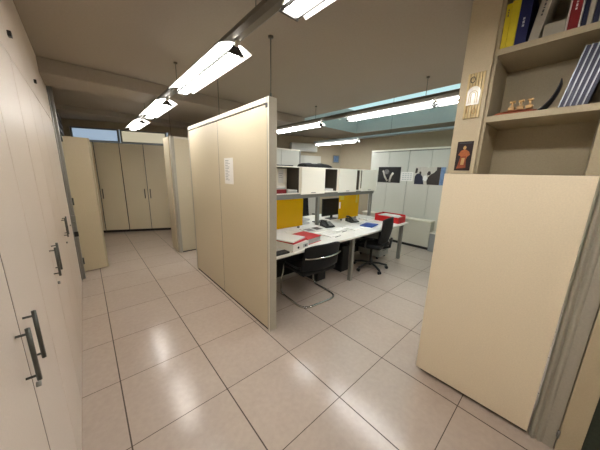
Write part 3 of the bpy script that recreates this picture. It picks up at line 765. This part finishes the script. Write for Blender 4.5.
# cantilever visitor chair: local origin at its centre, facing +y
t = thing('visitor_chair', 'black visitor chair with chrome cantilever frame at the near white desk', 'chair', (2.07, .665, 0), math.radians(-5))
w2, yr, yf, r = .285, -.28, .25, .0125
loop = []
loop += [Vector((-w2+.03, yf-.06, .44))]
loop += bez((-w2, yf-.03, .20), (-w2, yf, r), (-w2, yf-.10, r))
loop += bez((-w2, yr+.14, r), (-w2, yr, r), (-w2+.14, yr, r))
loop += bez((w2-.14, yr, r), (w2, yr, r), (w2, yr+.14, r))
loop += bez((w2, yf-.10, r), (w2, yf, r), (w2, yf-.03, .20))
loop += [Vector((w2-.03, yf-.06, .44))]
obj('frame', MB().tube(loop, r, 'chrome', n=12), None, t, world=False)
st = MB()
def seatf(u, v):
    x = (u-.5)*.53; y = -.23+.45*v
    return (x, y, .445+.012*abs(2*u-1)**2 - .03*max(0, v-.8)*5*.3)
st.grid(seatf, 16, 12, th=.045, mt='black_fabric')
sto = obj('seat', st, None, t, world=False)
bk = MB()
def backf(u, v):
    a = 2*u-1; wd = .30-.02*v
    x = a*wd; y = -.30-.05*v+.075*(a*a)
    z = .48+.325*v-.035*abs(a)**3*v
    return (x, y, z)
bk.grid(backf, 20, 12, th=.022, mt='black_fabric')
obj('backrest', bk, None, t, world=False)
cb = MB(); pts = []
for i in range(17):
    a = -1+2*i/16; pts.append((a*.288, -.352+.075*a*a-.012, .655))
cb.tube(pts, .010, 'chrome', n=10)
obj('back_bar', cb, None, t, world=False)
for s_ in (-1, 1):
    arms = MB().tube([(s_*.255, yf-.06, .44), (s_*.262, yf-.08, .47), (s_*.262, -.10, .475), (s_*.258, -.225, .52)], .011, 'black_plastic')
    obj('side_rail', arms, None, t, world=False)

def office_chair(x, y, rz, label, bh=.43):
    t = thing('office_chair', label, 'chair', (x, y, 0), math.radians(rz), 'black office chairs')
    hub = MB().cyl((0, 0, .07), (0, 0, .13), .035, 'black_plastic').cyl((0, 0, .13), (0, 0, .40), .022, 'black_plastic').box(-.10, -.10, .385, .10, .10, .415, 'black_plastic', bev=.01)
    obj('gas_lift', hub, None, t, world=False)
    for i in range(5):
        a = math.radians(-72+72*i+20); cx, cy = math.cos(a), math.sin(a)
        lg = MB().tube([(cx*.03, cy*.03, .105), (cx*.15, cy*.15, .098), (cx*.29, cy*.29, .068)], .018, 'black_plastic')
        l_ = obj('base_arm', lg, None, t, world=False)
        px, py = cx*.29, cy*.29; nx, ny = -cy, cx
        ca = MB().cyl((px-nx*.024, py-ny*.024, .028), (px-nx*.006, py-ny*.006, .028), .027, 'black_plastic').cyl((px+nx*.006, py+ny*.006, .028), (px+nx*.024, py+ny*.024, .028), .027, 'black_plastic').cyl((px, py, .03), (px, py, .066), .008, 'black_plastic')
        obj('caster', ca, None, l_, world=False)
    s = MB()
    def sf(u, v):
        a = 2*u-1
        return (a*.24*(1-.12*abs(2*v-1)**3), -.22+.46*v, .475+.012*a*a-.035*max(0, (v-.75)*4)**2)
    s.grid(sf, 16, 14, th=.06, mt='black_fabric'); obj('seat', s, None, t, world=False)
    b_ = MB()
    def bf2(u, v):
        a = 2*u-1; wd = .235*(1-.35*max(0, v-.55)**1.2)-.03*(1-v)
        return (a*wd, -.25-.02*math.sin(v*PI)*1-.05*v+.05*a*a, .52+bh*v-.03*abs(a)**3*v)
    b_.grid(bf2, 16, 16, th=.03, mt='black_mesh'); obj('backrest', b_, None, t, world=False)
    sp = MB().tube([(0, -.02, .40), (0, -.20, .41), (0, -.31, .46), (0, -.325, .62)], .02, 'black_plastic'); obj('back_support', sp, None, t, world=False)
    for s_ in (-1, 1):
        ar = MB().tube([(s_*.20, 0, .42), (s_*.275, 0, .44), (s_*.28, -.02, .60)], .014, 'black_plastic').box(s_*.28-.035, -.14, .60, s_*.28+.035, .10, .628, 'black_plastic', bev=.01)
        obj('armrest', ar, None, t, world=False)
    return t
office_chair(3.58, .655, 8, 'black mesh office chair on casters at the right part of the desk')
office_chair(3.96, 2.56, 180+14, 'black office chair on the far side of the bench desk, seen under the storage boxes', .53)

for x0_, lab in ((2.42, 'black computer tower added to deepen the dark under the desk, left of the middle desk leg'), (3.0, 'black computer tower added to deepen the dark under the desk, just right of the middle desk leg')):  # unseen towers, added to make the space under the desk darker
    t = thing('added_tower', lab, 'computer', (x0_+.1, 1.05, 0), 0, 'black computer towers added under the desk')
    obj('case', MB().box(x0_, .84, .015, x0_+.19, 1.26, .46, 'black_plastic', bev=.006), None, t)
    obj('front_panel', MB().box(x0_+.006, .828, .02, x0_+.184, .8395, .455, 'black', bev=.003), None, t)
    for fx in (x0_+.02, x0_+.15):
        for fy_ in (.87, 1.2): obj('foot', MB().cyl((fx+.01, fy_, 0), (fx+.01, fy_, .0148), .012, 'black'), None, t)
# pedestal under the desk
t = thing('drawer_pedestal', 'grey drawer pedestal under the right end of the desk', 'pedestal', (4.25, .95, 0))
obj('body', MB().box(4.06, .78, .05, 4.40, 1.24, .56, 'pedestal_grey', bev=.004), None, t)
for i in range(3):
    dr = obj('drawer', MB().box(4.065, .760, .06+.166*i, 4.395, .7795, .06+.166*i+.16, 'pedestal_grey', bev=.003), None, t)
    obj('handle', MB().box(4.17, .752, .17+.166*i, 4.29, .7597, .18+.166*i, 'handle_metal', bev=.001), None, dr)
for px in (4.10, 4.36):
    for py in (.82, 1.20): obj('caster', MB().cyl((px-.012, py, .024), (px+.012, py, .024), .024, 'black_plastic').box(px-.01, py-.01, .025, px+.01, py+.01, .0495, 'black_plastic'), None, t)

# ------------------------------------------------------------------ white wall cabinets at the far right
CX = 5.75
for a, c2, lab in ((1.172, 2.18, 'tall white wall cabinet at the far right, left one behind the black and white picture'), (.165, 1.168, 'tall white wall cabinet at the far right, right one behind the colour picture')):
    t = thing('wall_cabinet', lab, 'cabinet', (6.0, (a+c2)/2, 0), 0, 'white cabinets at the far right')
    obj('carcass', MB().box(CX+.019, a+.003, 0, 6.28, c2-.003, 2.20, 'grey_metal'), None, t)
    m_ = (a+c2)/2
    for p, q in ((a, m_), (m_, c2)): obj('door', MB().box(CX, p+.003, .06, CX+.0185, q-.003, 2.175, 'white_laminate', bev=.001), None, t)
    obj('cornice', MB().box(CX-.012, a+.0005, 2.20, 6.28, c2-.0005, 2.235, 'cap_white', bev=.003), None, t)
t = thing('wall_cabinet', 'white wall cabinet at the far right hidden mostly by the bookcase', 'cabinet', (6.0, -.35, 0), 0, 'white cabinets at the far right')
obj('carcass', MB().box(CX+.019, -.85, 0, 6.28, .161, 2.20, 'grey_metal'), None, t)
for p, q in ((-.85, -.345), (-.345, .161)): obj('door', MB().box(CX, p+.003, .06, CX+.0185, q-.003, 2.175, 'white_laminate', bev=.001), None, t)
obj('cornice', MB().box(CX-.012, -.85, 2.20, 6.28, .161, 2.235, 'cap_white', bev=.003), None, t)
# central vertical rail of the pair
XP = CX-.0006
def disc(mb, y, z, ry, rz, mt, k): return mb.ball((XP-.012-.0004*k, y, z), 1, mt, (.0012, ry, rz))
t = thing('poster', 'black and white picture on the left white wall cabinet', 'picture', (CX-.01, 1.63, 1.43))
obj('board', MB().box(XP-.012, 1.335, 1.436, XP, 1.93, 1.818, 'photo_black', bev=.002), None, t)
g = MB()
g.tube([(XP-.013, 1.80, 1.73), (XP-.013, 1.77, 1.66), (XP-.013, 1.74, 1.58), (XP-.013, 1.66, 1.47)], .022, 'photo_light')
g.tube([(XP-.013, 1.52, 1.68), (XP-.013, 1.57, 1.60), (XP-.013, 1.60, 1.50), (XP-.013, 1.60, 1.455)], .026, 'photo_light')
for v in g.bm.verts: v.co.x = XP-.0122 - (.0012 if v.co.x < XP-.013 else 0)
obj('printed_shape', g, None, t)
g = MB(); disc(g, 1.70, 1.70, .07, .06, 'photo_grey', 0)
for v in g.bm.verts: v.co.x = max(v.co.x, XP-.0132)
obj('printed_shape', g, None, t)
t = thing('poster', 'colour picture of people at work on the right white wall cabinet', 'picture', (CX-.01, .67, 1.42))
obj('board', MB().box(XP-.012, .352, 1.425, XP, .992, 1.815, 'photo_light', bev=.002), None, t)
g = MB()
g.box(XP-.0135, .355, 1.43, XP-.0122, .445, 1.81, 'photo_blue').box(XP-.0137, .448, 1.43, XP-.0122, .53, 1.81, 'photo_brown')
obj('printed_curtain', g, None, t)
def flat(pts, mt, off):
    return MB().prism([(y, z) for y, z in pts], XP-off, XP-.0122, 'X', mt)
g = flat([(.985, 1.43), (.985, 1.60), (.955, 1.655), (.90, 1.675), (.855, 1.66), (.81, 1.60), (.79, 1.52), (.77, 1.43)], 'photo_navy', .0132)
obj('printed_person', g, None, t)
obj('printed_person', flat([(.885, 1.66), (.895, 1.70), (.875, 1.72), (.85, 1.71), (.845, 1.67), (.86, 1.655)], 'photo_brown', .0134), None, t)
obj('printed_person', flat([(.985, 1.68), (.98, 1.78), (.955, 1.80), (.93, 1.77), (.935, 1.70), (.96, 1.675)], 'photo_brown', .0134), None, t)
g = flat([(.70, 1.43), (.715, 1.50), (.69, 1.60), (.64, 1.655), (.58, 1.69), (.53, 1.75), (.45, 1.78), (.45, 1.43)], 'photo_brown', .0130)
obj('printed_person', g, None, t)
obj('printed_person', flat([(.71, 1.63), (.72, 1.68), (.695, 1.725), (.655, 1.72), (.64, 1.67), (.66, 1.64)], 'card_dark', .0136), None, t)
obj('printed_papers', flat([(.80, 1.53), (.79, 1.62), (.73, 1.635), (.70, 1.56), (.735, 1.50)], 'paper', .0138), None, t)
p = MB().box(XP-.003, 1.03, 1.49, XP, 1.32, 1.70, 'paper', bev=.001)
for i in range(4):
    for k in range(4): p.box(XP-.0037, 1.06+.062*k, 1.515+.045*i, XP-.0031, 1.10+.062*k, 1.535+.045*i, 'paper_grey')
tag(obj('paper_chart', p), 'pale printed chart between the two pictures on the white wall cabinets', 'notice')

t = thing('low_cabinet', 'long low cream cabinet with black plinth in front of the white wall cabinets', 'cabinet', (5.6, 1.3, 0))
obj('body', MB().box(5.52, .42, .06, CX-.016, 2.16, .625, 'convector', bev=.004), None, t)
obj('top', MB().box(5.505, .405, .6255, CX-.016, 2.17, .65, 'cap_white', bev=.003), None, t)
obj('plinth', MB().box(5.53, .425, 0, CX-.016, 2.16, .0595, 'black'), None, t)
t = thing('small_box', 'small white box on the floor at the right end of the low cabinet', 'box', (5.6, .30, 0))
obj('body', MB().box(5.46, .20, 0.0, 5.72, .395, .40, 'pedestal_grey', bev=.006), None, t)
obj('lid', MB().box(5.455, .195, .4005, 5.725, .40, .42, 'cap_white', bev=.004), None, t)

# air conditioner and small frame on the back wall
xa, xb = sx(4.70), sx(5.46)
t = thing('air_conditioner', 'white wall-mounted air conditioner high on the far back wall', 'air conditioner', (sk(5.08).x, sk(5.08).y, 2.25))
obj('housing', skew(MB().box(xa, -.13, 2.25, xb, .059, 2.49, 'ac_white', bev=.02)), None, t)
v = MB()
for i in range(4): v.box(xa+.03, -.1345, 2.275+.012*i, xb-.03, -.1305, 2.280+.012*i, 'paper_grey')
obj('vent', skew(v), None, t)
pf3 = MB(); pf3.box(sx(6.02), .03, 1.96, sx(6.22), .058, 2.2, 'grey_metal', bev=.004)
t = thing('wall_frame', 'small grey framed picture in the far back corner above the storage boxes', 'picture', (sk(6.1).x, sk(6.1).y, 1.96))
obj('frame', skew(pf3), None, t)
obj('print', skew(MB().box(sx(6.045), .0265, 1.99, sx(6.195), .0295, 2.17, 'photo_blue')), None, t)
# tall cabinets on the far back wall seen over the storage boxes
t = thing('back_cabinet', 'white cabinets on the far back wall below the air conditioner', 'cabinet', (sk(5.1).x, sk(5.1).y, 0))
obj('carcass', skew(MB().box(sx(4.55), -.05, 0, sx(5.60), .058, 2.14, 'white_laminate', bev=.003)), None, t)
for i in range(2):
    a = sx(4.55)+(sx(1.05))/2*i
    obj('door', skew(MB().box(a+.004, -.07, .05, a+sx(1.05)/2-.004, -.0505, 2.12, 'white_laminate', bev=.002)), None, t)

# ------------------------------------------------------------------ camera, world, view
cam = bpy.data.cameras.new('camera'); co = bpy.data.objects.new('camera', cam); COL.objects.link(co)
R = ((0.74700511, -0.66438186, 0.02408532), (-0.12434745, -0.17521702, -0.97664564), (0.65308581, 0.72656434, -0.2135022))
mw = Matrix.Identity(4)
for i in range(3):
    mw[i][0] = R[0][i]; mw[i][1] = -R[1][i]; mw[i][2] = -R[2][i]
mw.translation = (-0.01662656, -1.46766643, 1.61934785)
co.matrix_world = mw
cam.sensor_width = 36; cam.sensor_fit = 'HORIZONTAL'; cam.lens = 36*238.409261/600
cam.clip_start = .02
SC.camera = co
wd = bpy.data.worlds.new('world'); SC.world = wd; wd.use_nodes = True
wd.node_tree.nodes['Background'].inputs[0].default_value = (.6, .72, .78, 1)
wd.node_tree.nodes['Background'].inputs[1].default_value = .3
SC.view_settings.view_transform = 'Standard'; SC.view_settings.look = 'None'
SC.view_settings.exposure = 0.88; SC.view_settings.gamma = 1; SC.view_settings.use_curve_mapping = False
SC.cycles.max_bounces = 10; SC.cycles.diffuse_bounces = 6
